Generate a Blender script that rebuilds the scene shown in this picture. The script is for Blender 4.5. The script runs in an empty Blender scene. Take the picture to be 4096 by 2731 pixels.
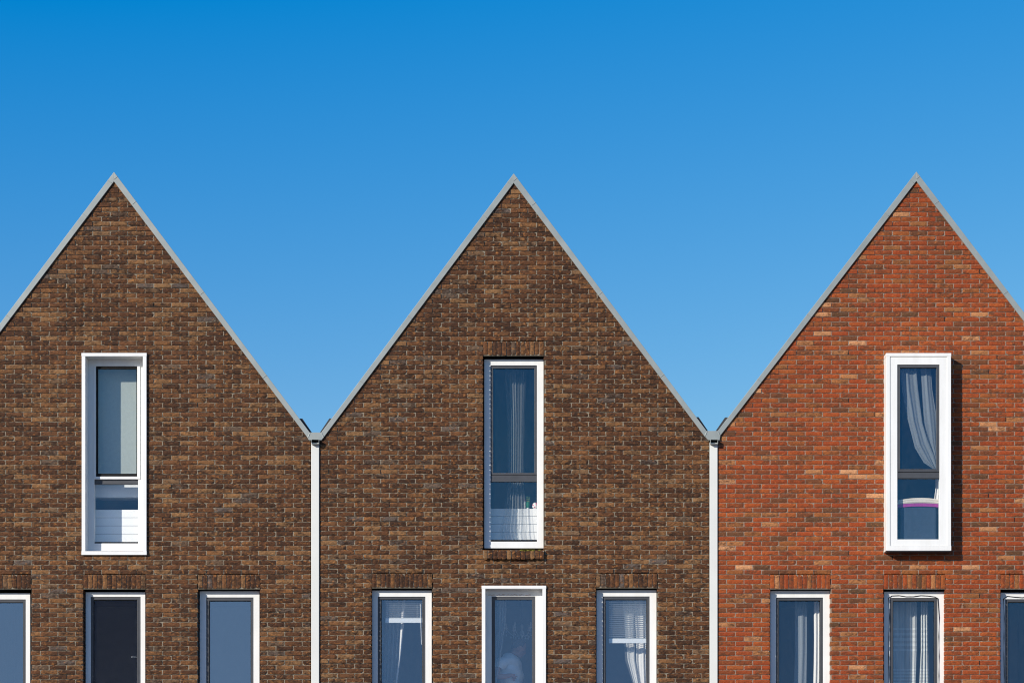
import bpy, bmesh, math, random
import numpy as np
from mathutils import Vector, Matrix
random.seed(7); rs = np.random.RandomState(11)

# ------------------------------------------------------------------ scale: metres per photo unit on the facade plane (y = 0)
S = 0.0032; D = 26.0; CX = 2048.0; CY = 3450.0; EYE = 1.65
def X(px, y=0.0): return (px - CX) * S * (D + y) / D
def Z(py, y=0.0): return EYE + (CY - py) * S * (D + y) / D
def U(px, py, y): return Vector((X(px, y), y, Z(py, y)))

scene = bpy.context.scene
COL = scene.collection

# ------------------------------------------------------------------ objects
def tag(o, label=None, cat=None, group=None, kind=None):
    if label: o['label'] = label
    if cat: o['category'] = cat
    if group: o['group'] = group
    if kind: o['kind'] = kind
    return o
def thing(name, loc, label, cat, group=None):
    o = bpy.data.objects.new(name, None); o.location = loc; COL.objects.link(o)
    o.empty_display_size = 0.2
    return tag(o, label, cat, group)
def origin_of(o):
    v = Vector((0, 0, 0))
    while o is not None:
        v += o.location; o = o.parent
    return v

class MB:
    def __init__(self): self.v = []; self.f = []; self.m = []
    def add(self, vs, fs, mi=0):
        b = len(self.v); self.v.extend([tuple(p) for p in vs])
        for f in fs: self.f.append([b + i for i in f]); self.m.append(mi)
    def box(self, x0, x1, y0, y1, z0, z1, mi=0):
        vs = [(x, y, z) for x in (x0, x1) for y in (y0, y1) for z in (z0, z1)]
        self.add(vs, [(0,1,3,2),(4,6,7,5),(0,4,5,1),(2,3,7,6),(0,2,6,4),(1,5,7,3)], mi)
    def prism(self, poly, y0, y1, mi=0):
        n = len(poly)
        vs = [(x, y0, z) for x, z in poly] + [(x, y1, z) for x, z in poly]
        fs = [list(range(n)), list(range(2*n-1, n-1, -1))] + [(i, i+n, (i+1)%n+n, (i+1)%n) for i in range(n)]
        self.add(vs, fs, mi)
    def ring(self, o, i, y0, y1, mi=0):
        # o, i = (x0, x1, z0, z1): outer and inner rectangle, four mitred bars
        def c(r): return [(r[0], r[2]), (r[1], r[2]), (r[1], r[3]), (r[0], r[3])]
        a, b = c(o), c(i)
        vs = [(x, y0, z) for x, z in a+b] + [(x, y1, z) for x, z in a+b]
        fs = []
        for k in range(4):
            n = (k+1) % 4
            fs += [(k, n, n+4, k+4), (k+8, k+12, n+12, n+8), (k, k+8, n+8, n), (k+4, n+4, n+12, k+12)]
        self.add(vs, fs, mi)
    def tube(self, pts, r, n=8, mi=0, cap=True):
        pts = [Vector(p) for p in pts]
        rr = r if isinstance(r, (list, tuple)) else [r]*len(pts)
        vs = []
        for i, p in enumerate(pts):
            d = (pts[min(i+1, len(pts)-1)] - pts[max(i-1, 0)]).normalized()
            a = d.cross(Vector((0, 0, 1)))
            if a.length < 1e-3: a = d.cross(Vector((1, 0, 0)))
            a.normalize(); b = d.cross(a)
            for k in range(n):
                t = 2*math.pi*k/n
                vs.append(p + (a*math.cos(t) + b*math.sin(t))*rr[i])
        fs = [(i*n+k, i*n+(k+1)%n, (i+1)*n+(k+1)%n, (i+1)*n+k) for i in range(len(pts)-1) for k in range(n)]
        if cap: fs += [list(range(n)), list(range((len(pts)-1)*n, len(pts)*n))]
        self.add(vs, fs, mi)
    def lathe(self, prof, cx, cy, n=14, mi=0):
        vs = [(cx + r*math.cos(2*math.pi*k/n), cy + r*math.sin(2*math.pi*k/n), z) for r, z in prof for k in range(n)]
        fs = [(i*n+k, i*n+(k+1)%n, (i+1)*n+(k+1)%n, (i+1)*n+k) for i in range(len(prof)-1) for k in range(n)]
        fs += [list(range(n)), list(range((len(prof)-1)*n, len(prof)*n))]
        self.add(vs, fs, mi)
    def build(self, name, mats, parent=None, bevel=0.0, smooth=False, recalc=True):
        if not isinstance(mats, (list, tuple)): mats = [mats]
        me = bpy.data.meshes.new(name)
        off = origin_of(parent) if parent else Vector((0, 0, 0))
        me.from_pydata([(x-off.x, y-off.y, z-off.z) for x, y, z in self.v], [], self.f)
        for m in mats: me.materials.append(m)
        me.polygons.foreach_set('material_index', self.m)
        if recalc:
            bm = bmesh.new(); bm.from_mesh(me); bmesh.ops.recalc_face_normals(bm, faces=bm.faces); bm.to_mesh(me); bm.free()
        if smooth: me.polygons.foreach_set('use_smooth', [True]*len(me.polygons))
        me.update()
        o = bpy.data.objects.new(name, me); COL.objects.link(o)
        if parent: o.parent = parent
        if bevel:
            b = o.modifiers.new('bevel', 'BEVEL'); b.width = bevel; b.segments = 2; b.limit_method = 'ANGLE'
        return o

# ------------------------------------------------------------------ materials
def new_mat(name):
    m = bpy.data.materials.new(name); m.use_nodes = True
    nt = m.node_tree; nt.nodes.clear()
    return m, nt, nt.nodes, nt.links
def N(nt, t, **kw):
    n = nt.nodes.new(t)
    for k, v in kw.items(): setattr(n, k, v)
    return n
def ramp(nt, stops, interp='LINEAR'):
    r = N(nt, 'ShaderNodeValToRGB'); cr = r.color_ramp; cr.interpolation = interp
    while len(cr.elements) < len(stops): cr.elements.new(0.5)
    for e, (p, c) in zip(cr.elements, stops):
        e.position = p; e.color = (*c, 1) if len(c) == 3 else c
    return r
def mixc(nt, fac, a, b, mode='MIX'):
    n = N(nt, 'ShaderNodeMix', data_type='RGBA', blend_type=mode)
    for sock, v in ((0, fac), (6, a), (7, b)):
        if isinstance(v, (int, float)): n.inputs[sock].default_value = v
        elif isinstance(v, tuple): n.inputs[sock].default_value = (*v, 1)
        else: nt.links.new(v, n.inputs[sock])
    return n.outputs[2]
def math_(nt, op, a, b=0.0):
    n = N(nt, 'ShaderNodeMath', operation=op)
    for i, v in enumerate((a, b)):
        if isinstance(v, (int, float)): n.inputs[i].default_value = v
        else: nt.links.new(v, n.inputs[i])
    return n.outputs[0]
def noise(nt, vec, scale, detail=3, rough=0.55, w=None):
    n = N(nt, 'ShaderNodeTexNoise')
    if w is not None:
        n.noise_dimensions = '4D'; nt.links.new(w, n.inputs['W'])
    n.inputs['Scale'].default_value = scale; n.inputs['Detail'].default_value = detail; n.inputs['Roughness'].default_value = rough
    if vec is not None: nt.links.new(vec, n.inputs['Vector'])
    return n.outputs['Fac']
def finish(nt, col, rough=0.6, bump=None, bstr=0.3, bdist=0.002, spec=0.4, metal=0.0, transl=None):
    p = N(nt, 'ShaderNodeBsdfPrincipled'); o = N(nt, 'ShaderNodeOutputMaterial')
    if isinstance(col, tuple): p.inputs['Base Color'].default_value = (*col, 1)
    else: nt.links.new(col, p.inputs['Base Color'])
    if isinstance(rough, (int, float)): p.inputs['Roughness'].default_value = rough
    else: nt.links.new(rough, p.inputs['Roughness'])
    p.inputs['Specular IOR Level'].default_value = spec; p.inputs['Metallic'].default_value = metal
    if bump is not None:
        b = N(nt, 'ShaderNodeBump'); b.inputs['Strength'].default_value = bstr; b.inputs['Distance'].default_value = bdist
        nt.links.new(bump, b.inputs['Height']); nt.links.new(b.outputs[0], p.inputs['Normal'])
    nt.links.new(p.outputs[0], o.inputs[0])
    return p
def pos(nt, sx=1, sy=1, sz=1):
    g = N(nt, 'ShaderNodeNewGeometry'); m = N(nt, 'ShaderNodeMapping'); m.inputs['Scale'].default_value = (sx, sy, sz)
    nt.links.new(g.outputs['Position'], m.inputs['Vector']); return m.outputs[0]
def simple(name, col, rough=0.55, var=0.12, scale=6.0, spec=0.4, metal=0.0, bump=0.0):
    m, nt, _, L = new_mat(name)
    n = noise(nt, pos(nt), scale, 4)
    dark = tuple(c*(1-var) for c in col); lite = tuple(min(1, c*(1+var)) for c in col)
    r = ramp(nt, [(0.3, dark), (0.7, lite)]); L.new(n, r.inputs[0])
    n2 = noise(nt, pos(nt), 90, 2) if bump else None
    finish(nt, r.outputs[0], rough, n2, bump, 0.001, spec, metal)
    return m

def brick_mat(name, stops, dark, hot, grey, dark_lo, hot_lo, grey_lo):
    # 'brick' attribute: R = which clay, G = pattern seed, B = burn amount
    m, nt, _, L = new_mat(name)
    at = N(nt, 'ShaderNodeAttribute', attribute_name='brick'); sp = N(nt, 'ShaderNodeSeparateColor'); L.new(at.outputs['Color'], sp.inputs[0])
    base = ramp(nt, stops); L.new(sp.outputs[0], base.inputs[0])
    seed = math_(nt, 'MULTIPLY', sp.outputs[1], 40.0)
    p = pos(nt, 1, 1, 1.7)
    big = noise(nt, p, 13, 3, 0.6, seed)
    mid = noise(nt, p, 34, 4, 0.7, seed)
    fine = noise(nt, p, 95, 3, 0.7, seed)
    both = math_(nt, 'ADD', math_(nt, 'MULTIPLY', big, 0.6), math_(nt, 'MULTIPLY', mid, 0.4))
    burn = math_(nt, 'ADD', both, math_(nt, 'MULTIPLY', sp.outputs[2], 0.11))
    fd = ramp(nt, [(dark_lo, (0, 0, 0)), (dark_lo+0.17, (1, 1, 1))]); L.new(burn, fd.inputs[0])
    c = mixc(nt, fd.outputs[0], base.outputs[0], dark)
    hn = noise(nt, p, 22, 4, 0.65, math_(nt, 'ADD', seed, 7.3))
    fh = ramp(nt, [(hot_lo, (0, 0, 0)), (hot_lo+0.18, (1, 1, 1))]); L.new(hn, fh.inputs[0])
    c = mixc(nt, math_(nt, 'MULTIPLY', fh.outputs[0], 0.8), c, hot)
    gn = noise(nt, p, 16, 4, 0.65, math_(nt, 'ADD', seed, 17.9))
    fg = ramp(nt, [(grey_lo, (0, 0, 0)), (grey_lo+0.1, (1, 1, 1))]); L.new(gn, fg.inputs[0])
    c = mixc(nt, math_(nt, 'MULTIPLY', fg.outputs[0], 0.75), c, grey)
    fr = ramp(nt, [(0.28, (0.52, 0.50, 0.48)), (0.72, (1.52, 1.52, 1.52))]); L.new(fine, fr.inputs[0])
    c = mixc(nt, 1.0, c, fr.outputs[0], 'MULTIPLY')
    # soft weathering over the whole wall
    wn = noise(nt, pos(nt, 1, 1, 0.5), 0.9, 4, 0.6)
    wr = ramp(nt, [(0.3, (0.86, 0.86, 0.88)), (0.7, (1.12, 1.1, 1.08))]); L.new(wn, wr.inputs[0])
    c = mixc(nt, 1.0, c, wr.outputs[0], 'MULTIPLY')
    ln = noise(nt, p, 420, 1, 0.5)
    lr = ramp(nt, [(0.76, (0, 0, 0)), (0.80, (1, 1, 1))]); L.new(ln, lr.inputs[0])
    c = mixc(nt, math_(nt, 'MULTIPLY', lr.outputs[0], 0.5), c, (0.5, 0.47, 0.42))
    h = math_(nt, 'ADD', math_(nt, 'MULTIPLY', mid, 1.0), math_(nt, 'MULTIPLY', fine, 0.5))
    finish(nt, c, 0.85, h, 0.9, 0.006, 0.25)
    return m
BRK_BROWN = brick_mat('brown_brick',
    [(0.0, (0.058, 0.023, 0.010)), (0.30, (0.090, 0.036, 0.014)), (0.55, (0.122, 0.050, 0.019)), (0.78, (0.158, 0.071, 0.026)), (0.94, (0.205, 0.108, 0.045)), (0.98, (0.100, 0.066, 0.043)), (1.0, (0.095, 0.074, 0.062))],
    (0.030, 0.014, 0.007), (0.42, 0.17, 0.045), (0.17, 0.135, 0.115), 0.49, 0.555, 0.67)
BRK_RED = brick_mat('red_brick',
    [(0.0, (0.085, 0.044, 0.020)), (0.045, (0.13, 0.046, 0.018)), (0.13, (0.20, 0.045, 0.012)), (0.5, (0.265, 0.047, 0.011)), (0.80, (0.30, 0.066, 0.014)), (0.93, (0.22, 0.078, 0.022)), (0.965, (0.34, 0.14, 0.05)), (1.0, (0.50, 0.24, 0.11))],
    (0.095, 0.036, 0.015), (0.50, 0.16, 0.040), (0.20, 0.10, 0.065), 0.53, 0.565, 0.64)
def mortar_mat(name, a, b):
    m, nt, _, L = new_mat(name)
    n = noise(nt, pos(nt), 60, 4); r = ramp(nt, [(0.3, a), (0.7, b)]); L.new(n, r.inputs[0])
    n2 = noise(nt, pos(nt), 300, 3)
    finish(nt, r.outputs[0], 0.95, n2, 0.5, 0.003, 0.1)
    return m
MOR_BROWN = mortar_mat('mortar_brown', (0.175, 0.148, 0.108), (0.30, 0.258, 0.195))
MOR_RED = mortar_mat('mortar_red', (0.19, 0.14, 0.105), (0.33, 0.26, 0.205))

def white_mat(name, stain=False):
    m, nt, _, L = new_mat(name)
    n = noise(nt, pos(nt, 1, 1, 0.15), 9, 4); r = ramp(nt, [(0.3, (0.69, 0.68, 0.645)), (0.65, (0.76, 0.755, 0.73))]); L.new(n, r.inputs[0])
    c = r.outputs[0]
    if stain:
        g = N(nt, 'ShaderNodeNewGeometry'); s = N(nt, 'ShaderNodeSeparateXYZ'); L.new(g.outputs['Position'], s.inputs[0])
        d = math_(nt, 'ABSOLUTE', math_(nt, 'SUBTRACT', s.outputs[2], Z(2377.5, 0.1)))
        band = math_(nt, 'LESS_THAN', d, 0.0075)
        nz = noise(nt, pos(nt, 22, 1, 160), 1.0, 3, 0.7)
        msk = ramp(nt, [(0.50, (0, 0, 0)), (0.56, (1, 1, 1))]); L.new(nz, msk.inputs[0])
        xx = math_(nt, 'MULTIPLY', math_(nt, 'GREATER_THAN', s.outputs[0], X(1951)), math_(nt, 'LESS_THAN', s.outputs[0], X(2124)))
        f = math_(nt, 'MULTIPLY', math_(nt, 'MULTIPLY', band, msk.outputs[0]), xx)
        c = mixc(nt, f, c, (0.36, 0.17, 0.04))
    finish(nt, c, 0.32, None, spec=0.45)
    return m
WHITE = white_mat('white_lacquer'); WHITE_STAIN = white_mat('white_lacquer_stained', True)
GREY = simple('anthracite_frame', (0.058, 0.060, 0.066), 0.42, 0.10, 8)
BLACK = simple('black_rubber', (0.012, 0.012, 0.012), 0.8, 0.2, spec=0.12)
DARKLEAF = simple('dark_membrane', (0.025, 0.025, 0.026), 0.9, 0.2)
def zinc_mat():
    m, nt, _, L = new_mat('grey_zinc')
    n = noise(nt, pos(nt, 1, 1, 1), 5, 5, 0.6); r = ramp(nt, [(0.3, (0.235, 0.26, 0.25)), (0.7, (0.295, 0.32, 0.305))]); L.new(n, r.inputs[0])
    n2 = noise(nt, pos(nt), 40, 3); r2 = ramp(nt, [(0.72, (0, 0, 0)), (0.78, (1, 1, 1))]); L.new(n2, r2.inputs[0])
    c = mixc(nt, math_(nt, 'MULTIPLY', r2.outputs[0], 0.25), r.outputs[0], (0.42, 0.43, 0.43))
    finish(nt, c, 0.5, n, 0.15, 0.004, 0.5, 0.15)
    return m
ZINC = zinc_mat()
PIPE = simple('off_white_pipe', (0.62, 0.62, 0.58), 0.4, 0.03, 2.5)
ROOF = simple('dark_roofing', (0.03, 0.032, 0.036), 0.7, 0.25, 4, bump=0.3)
PLASTER = simple('room_plaster', (0.40, 0.40, 0.40), 0.9, 0.05)
FLOORM = simple('room_floor', (0.12, 0.09, 0.06), 0.6, 0.2)
BOARD = simple('white_board', (0.88, 0.88, 0.86), 0.5, 0.02)
GROOVE = simple('board_groove', (0.20, 0.20, 0.20), 0.7, 0.05)
BLINDM = simple('pale_blind', (0.33, 0.37, 0.335), 0.85, 0.04, 30)
SLAT = simple('blind_slat', (0.72, 0.75, 0.75), 0.4, 0.03)

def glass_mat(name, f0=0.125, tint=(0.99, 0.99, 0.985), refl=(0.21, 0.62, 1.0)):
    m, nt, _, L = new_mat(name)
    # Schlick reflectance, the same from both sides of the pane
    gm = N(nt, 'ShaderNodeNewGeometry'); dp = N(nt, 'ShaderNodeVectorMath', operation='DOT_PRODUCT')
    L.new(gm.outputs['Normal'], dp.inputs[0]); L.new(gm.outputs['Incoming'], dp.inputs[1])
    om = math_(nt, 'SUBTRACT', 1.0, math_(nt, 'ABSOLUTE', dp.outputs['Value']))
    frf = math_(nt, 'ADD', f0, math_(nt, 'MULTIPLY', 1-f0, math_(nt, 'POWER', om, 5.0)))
    frf = math_(nt, 'MULTIPLY', frf, math_(nt, 'SUBTRACT', 1.0, gm.outputs['Backfacing']))   # only front faces reflect
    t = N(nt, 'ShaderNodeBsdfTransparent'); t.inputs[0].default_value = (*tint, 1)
    g = N(nt, 'ShaderNodeBsdfGlossy'); g.inputs['Roughness'].default_value = 0.0; g.inputs['Color'].default_value = (*refl, 1)  # deep blue of the reflected sky put into the gloss colour
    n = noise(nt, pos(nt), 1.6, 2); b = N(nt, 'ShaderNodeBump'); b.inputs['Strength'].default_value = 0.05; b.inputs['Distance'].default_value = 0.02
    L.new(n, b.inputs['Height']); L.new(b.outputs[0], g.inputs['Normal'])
    # thin film of dust
    dn = noise(nt, pos(nt, 1, 1, 0.6), 22, 5, 0.7); dr = ramp(nt, [(0.35, (0.001, 0.001, 0.001)), (0.8, (0.010, 0.010, 0.010))]); L.new(dn, dr.inputs[0])
    df = N(nt, 'ShaderNodeBsdfDiffuse'); df.inputs[0].default_value = (0.6, 0.6, 0.6, 1)
    mx = N(nt, 'ShaderNodeMixShader'); L.new(frf, mx.inputs[0]); L.new(t.outputs[0], mx.inputs[1]); L.new(g.outputs[0], mx.inputs[2])
    m2 = N(nt, 'ShaderNodeMixShader'); L.new(dr.outputs[0], m2.inputs[0]); L.new(mx.outputs[0], m2.inputs[1]); L.new(df.outputs[0], m2.inputs[2])
    o = N(nt, 'ShaderNodeOutputMaterial'); L.new(m2.outputs[0], o.inputs[0])
    return m
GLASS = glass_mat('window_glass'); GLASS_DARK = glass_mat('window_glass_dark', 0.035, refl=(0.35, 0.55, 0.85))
GLASS_LOW = glass_mat('window_glass_lower', 0.20, refl=(0.32, 0.68, 1.0)); GLASS_PALE = glass_mat('window_glass_pale', 0.32, refl=(0.43, 0.75, 0.97))  # reflected brightness per window put into each glass

def cloth_mat(name, col, cover, fold_scale, contrast=0.5, plaid=False):
    # cover = how much light the weave stops; varies across the folds (uv.x), optional woven bands (uv.y)
    m, nt, _, L = new_mat(name)
    uv = N(nt, 'ShaderNodeUVMap'); s = N(nt, 'ShaderNodeSeparateXYZ'); L.new(uv.outputs[0], s.inputs[0])
    cmb = N(nt, 'ShaderNodeCombineXYZ'); L.new(math_(nt, 'MULTIPLY', s.outputs[0], fold_scale), cmb.inputs[0]); L.new(math_(nt, 'MULTIPLY', s.outputs[1], 0.8), cmb.inputs[1])
    n = noise(nt, cmb.outputs[0], 1.0, 3, 0.6)
    lo, hi = cover*(1-contrast), min(1.0, cover*(1+contrast))
    r = ramp(nt, [(0.35, (lo,)*3), (0.65, (hi,)*3)]); L.new(n, r.inputs[0])
    fac = r.outputs[0]
    if plaid:
        ph = math_(nt, 'FRACT', math_(nt, 'MULTIPLY', s.outputs[1], 3.1))
        inband = math_(nt, 'LESS_THAN', ph, 0.5)
        st = math_(nt, 'GREATER_THAN', math_(nt, 'SINE', math_(nt, 'MULTIPLY', s.outputs[1], 190.0)), 0.0)
        q = math_(nt, 'MULTIPLY', math_(nt, 'MULTIPLY', inband, st), 0.25)
        fac = math_(nt, 'MINIMUM', math_(nt, 'ADD', fac, q), 1.0)
    d = N(nt, 'ShaderNodeBsdfDiffuse'); d.inputs[0].default_value = (*col, 1)
    tl = N(nt, 'ShaderNodeBsdfTranslucent'); tl.inputs[0].default_value = (*col, 1)
    a = N(nt, 'ShaderNodeMixShader'); a.inputs[0].default_value = 0.25; L.new(d.outputs[0], a.inputs[1]); L.new(tl.outputs[0], a.inputs[2])
    t = N(nt, 'ShaderNodeBsdfTransparent')
    b = N(nt, 'ShaderNodeMixShader'); L.new(fac, b.inputs[0]); L.new(t.outputs[0], b.inputs[1]); L.new(a.outputs[0], b.inputs[2])
    o = N(nt, 'ShaderNodeOutputMaterial'); L.new(b.outputs[0], o.inputs[0])
    return m
SHEER = cloth_mat('sheer_voile', (0.50, 0.54, 0.55), 0.13, 14, 0.95)
SHEER_FULL = cloth_mat('fuller_voile', (0.60, 0.63, 0.64), 0.30, 9, 0.8)
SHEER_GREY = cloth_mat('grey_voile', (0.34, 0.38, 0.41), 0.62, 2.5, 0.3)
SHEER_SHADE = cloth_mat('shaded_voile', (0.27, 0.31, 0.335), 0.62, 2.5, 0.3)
SHEER_PLAID = cloth_mat('banded_voile', (0.70, 0.72, 0.70), 0.75, 3, 0.45, True)
COTTON = cloth_mat('white_cotton', (0.86, 0.85, 0.82), 0.96, 5, 0.04)

# ------------------------------------------------------------------ brickwork
class Wall:
    def __init__(self): self.V = []; self.F = []; self.M = []; self.C = []; self.nv = 0
    def put(self, vs, fs, mi, col):
        self.V.append(np.asarray(vs, dtype=np.float32)); b = self.nv; self.nv += len(vs)
        self.F.extend([[b+i for i in f] for f in fs]); self.M.extend([mi]*len(fs))
        self.C.append(np.tile(np.array([*col, 1.0], dtype=np.float32), (len(vs), 1)))
    def build(self, name, mats, parent):
        off = origin_of(parent); V = np.concatenate(self.V) - np.array(off, dtype=np.float32)
        me = bpy.data.meshes.new(name); me.from_pydata(V.tolist(), [], self.F)
        for m in mats: me.materials.append(m)
        me.polygons.foreach_set('material_index', self.M)
        a = me.color_attributes.new('brick', 'FLOAT_COLOR', 'POINT'); a.data.foreach_set('color', np.concatenate(self.C).ravel())
        me.update()
        o = bpy.data.objects.new(name, me); COL.objects.link(o); o.parent = parent
        return o
_topo = {}
def topo(nx, ny):
    if (nx, ny) in _topo: return _topo[(nx, ny)]
    fs = []
    idx = lambda i, j: j*(nx+1)+i
    for j in range(ny):
        for i in range(nx): fs.append((idx(i, j), idx(i+1, j), idx(i+1, j+1), idx(i, j+1)))
    per = [idx(i, 0) for i in range(nx)] + [idx(nx, j) for j in range(ny)] + [idx(i, ny) for i in range(nx, 0, -1)] + [idx(0, j) for j in range(ny, 0, -1)]
    n0 = (nx+1)*(ny+1); P = len(per)
    for k in range(P): fs.append((per[k], n0+k, n0+(k+1) % P, per[(k+1) % P]))
    _topo[(nx, ny)] = (fs, per); return _topo[(nx, ny)]
def brick(W, x0, x1, z0, z1, yb, rough, relief, coarse=False, yoff=0.0):
    """one brick: a hand-thrown, slightly uneven face with an eased edge and sides running back to yb (metres)"""
    w, h = x1-x0, z1-z0
    if w < 0.012 or h < 0.012: return
    if coarse: nx, ny = 1, 1
    else:
        nx = max(2, int(round(w/0.027))); ny = max(2, int(round(h/0.018)))
        nx = min(nx, 9); ny = min(ny, 9)
    fs, per = topo(nx, ny)
    gx, gz = np.meshgrid(np.linspace(0, 1, nx+1), np.linspace(0, 1, ny+1))
    x = x0 + gx*w; z = z0 + gz*h
    y = np.full_like(x, yoff) + rs.uniform(-1, 1)*0.0016*rough + (gx-0.5)*rs.uniform(-1, 1)*0.003*rough + (gz-0.5)*rs.uniform(-1, 1)*0.0025*rough
    if not coarse:
        y = y + rs.normal(0, 0.0009*rough, x.shape)
        edge = (gx == 0) | (gx == 1) | (gz == 0) | (gz == 1)
        y = np.where(edge, y + relief*0.33, y)
        a = 0.0013*rough
        x = x + np.where((gx == 0) | (gx == 1), rs.normal(0, a, x.shape), 0)
        z = z + np.where((gz == 0) | (gz == 1), rs.normal(0, a, x.shape), 0)
        for cx_, cz_ in ((0, 0), (0, -1), (-1, 0), (-1, -1)):
            r = 0.002*rough + (rs.rand() < 0.06*rough)*rs.uniform(0.005, 0.013)
            x[cz_, cx_] += r if cx_ == 0 else -r; z[cz_, cx_] += r*0.8 if cz_ == 0 else -r*0.8
    vs = np.stack([x.ravel(), y.ravel(), z.ravel()], 1)
    back = vs[per].copy(); back[:, 1] = yb
    W.put(np.concatenate([vs, back]), fs, 0, (rs.rand(), rs.rand(), rs.rand()))
def clip(poly, a, b, c):
    """keep a*x + b*z <= c"""
    out = []
    for i in range(len(poly)):
        p, q = poly[i], poly[(i+1) % len(poly)]
        dp, dq = a*p[0]+b*p[1]-c, a*q[0]+b*q[1]-c
        if dp <= 0: out.append(p)
        if dp*dq < 0:
            t = dp/(dp-dq); out.append((p[0]+(q[0]-p[0])*t, p[1]+(q[1]-p[1])*t))
    return out
def area(poly): return 0.5*abs(sum(poly[i][0]*poly[(i+1) % len(poly)][1]-poly[(i+1) % len(poly)][0]*poly[i][1] for i in range(len(poly))))

GROUND_PY = CY + EYE/S   # 3965.6
def brick_facade(house, spec):
    x0, x1 = spec['x0'], spec['x1']; pitch, oy, px = spec['pitch'], spec['oy'], spec['px']
    ax, ay = spec['apex']; sl, sr = spec['slopes']        # wall outline follows the trim, photo units
    jy, jx = 2.8, 3.1
    rough, relief = spec['rough'], spec['relief']
    W = Wall()
    ops = spec['openings']; lints = spec['lintels']
    cuts = ops + lints
    n = int(math.floor((ay-oy)/pitch))
    cornerz = spec['slope_lines']                          # metres: lines for clipping
    while True:
        t = oy + n*pitch; b = t + pitch
        if t > GROUND_PY: break
        mid = (t+b)/2
        # x range of the row at its widest (bottom), clipped exactly below
        xl = max(x0, ax - (b-ay)/sl); xr = min(x1, ax + (b-ay)/sr)
        segs = [(xl, xr)]
        for (cx0, cx1, ct, cb) in cuts:
            if ct <= mid <= cb:
                ns = []
                for s0, s1 in segs:
                    if cx1 <= s0 or cx0 >= s1: ns.append((s0, s1)); continue
                    if cx0 > s0: ns.append((s0, cx0))
                    if cx1 < s1: ns.append((cx1, s1))
                segs = ns
        coarse = t > 2790
        z1, z0 = Z(t), Z(b-jy)
        zm1, zm0 = Z(t), Z(b)
        half = (n + spec['parity']) % 2
        anchor = spec['anchor'] + (px/2 if half else 0.0)
        for s0, s1 in segs:
            # mortar bed
            poly = [(X(s0), zm0), (X(s1), zm0), (X(s1), zm1), (X(s0), zm1)]
            open_l = any(abs(s0-c[1]) < 0.01 for c in ops); open_r = any(abs(s1-c[0]) < 0.01 for c in ops)
            if open_l: poly = [(X(s0)+relief, zm0), poly[1], poly[2], (X(s0)+relief, zm1)]
            if open_r: poly = [poly[0], (X(s1)-relief, zm0), (X(s1)-relief, zm1), poly[3]]
            full_poly = poly
            if b < 1800:
                for L_ in cornerz: poly = clip(poly, *L_)
            if len(poly) >= 3 and area(poly) > 1e-5:
                k = len(poly); W.put([(p[0], relief, p[1]) for p in poly], [list(range(k))], 1, (0.5, 0.5, 0.5))
            for xo, flag, sgn in ((s0, open_l, 1), (s1, open_r, -1)):
                if flag:
                    xx = X(xo) + sgn*relief
                    W.put([(xx, relief, zm0), (xx, 0.10, zm0), (xx, 0.10, zm1), (xx, relief, zm1)], [(0, 1, 2, 3)], 1, (0.5,)*3)
            # bricks
            k = math.floor((s0-anchor)/px) - 1
            while anchor + k*px < s1:
                b0, b1 = anchor + k*px + jx/2, anchor + (k+1)*px - jx/2
                k += 1
                w0, w1 = max(b0, s0 + (0 if abs(b0-s0) < 2 else 0)), min(b1, s1)
                if w1 - w0 < 5: continue
                # bricks reaching an edge of the wall or an opening run to it
                yb = 0.10 if ((open_l and w0 <= s0+2) or (open_r and w1 >= s1-2)) else 0.02
                bx0, bx1 = X(w0), X(w1)
                if b < 1800:
                    q = [(bx0, z0), (bx1, z0), (bx1, z1), (bx0, z1)]; a0 = area(q)
                    for L_ in cornerz: q = clip(q, *L_)
                    if len(q) < 3 or area(q) < 2e-4: continue
                    if area(q) < a0*0.999:
                        m_ = len(q); off = rs.uniform(-0.001, 0.0012)
                        W.put([(p[0], off, p[1]) for p in q] + [(p[0], 0.02, p[1]) for p in q],
                              [list(range(m_))] + [(i, i+m_, (i+1) % m_+m_, (i+1) % m_) for i in range(m_)], 0, (rs.rand(), rs.rand(), rs.rand()))
                        continue
                brick(W, bx0, bx1, z0, z1, yb, rough, min(relief, 0.008), coarse)
                if w1 < s1-4:      # head joint, pointed fuller than the raked beds
                    yj = relief*0.5 + rs.uniform(-0.001, 0.001)
                    W.put([(X(w1)-0.002, yj, z0-0.002), (X(w1+jx)+0.002, yj, z0-0.002), (X(w1+jx)+0.002, yj, z1), (X(w1)-0.002, yj, z1)], [(0, 1, 2, 3)], 1, (0.5,)*3)
                # now and then an open head joint
                if not coarse and rs.rand() < 0.018 and w1 < s1-4 and b > 760:
                    W.put([(X(w1)-0.001, relief*0.5-0.002, z0), (X(w1+jx)+0.001, relief*0.5-0.002, z0), (X(w1+jx)+0.001, relief*0.5-0.002, z1), (X(w1)-0.001, relief*0.5-0.002, z1)], [(0, 1, 2, 3)], 2, (0, 0, 0))
        n += 1
    for (wx, wy) in spec['weeps']:
        yw = 0.002; W.put([(X(wx), yw, Z(wy+16)), (X(wx+4), yw, Z(wy+16)), (X(wx+4), yw, Z(wy)), (X(wx), yw, Z(wy))], [(0, 1, 2, 3)], 2, (0, 0, 0))
    W.build('wall', [spec['brick'], spec['mortar'], BLACK], house)
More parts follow.
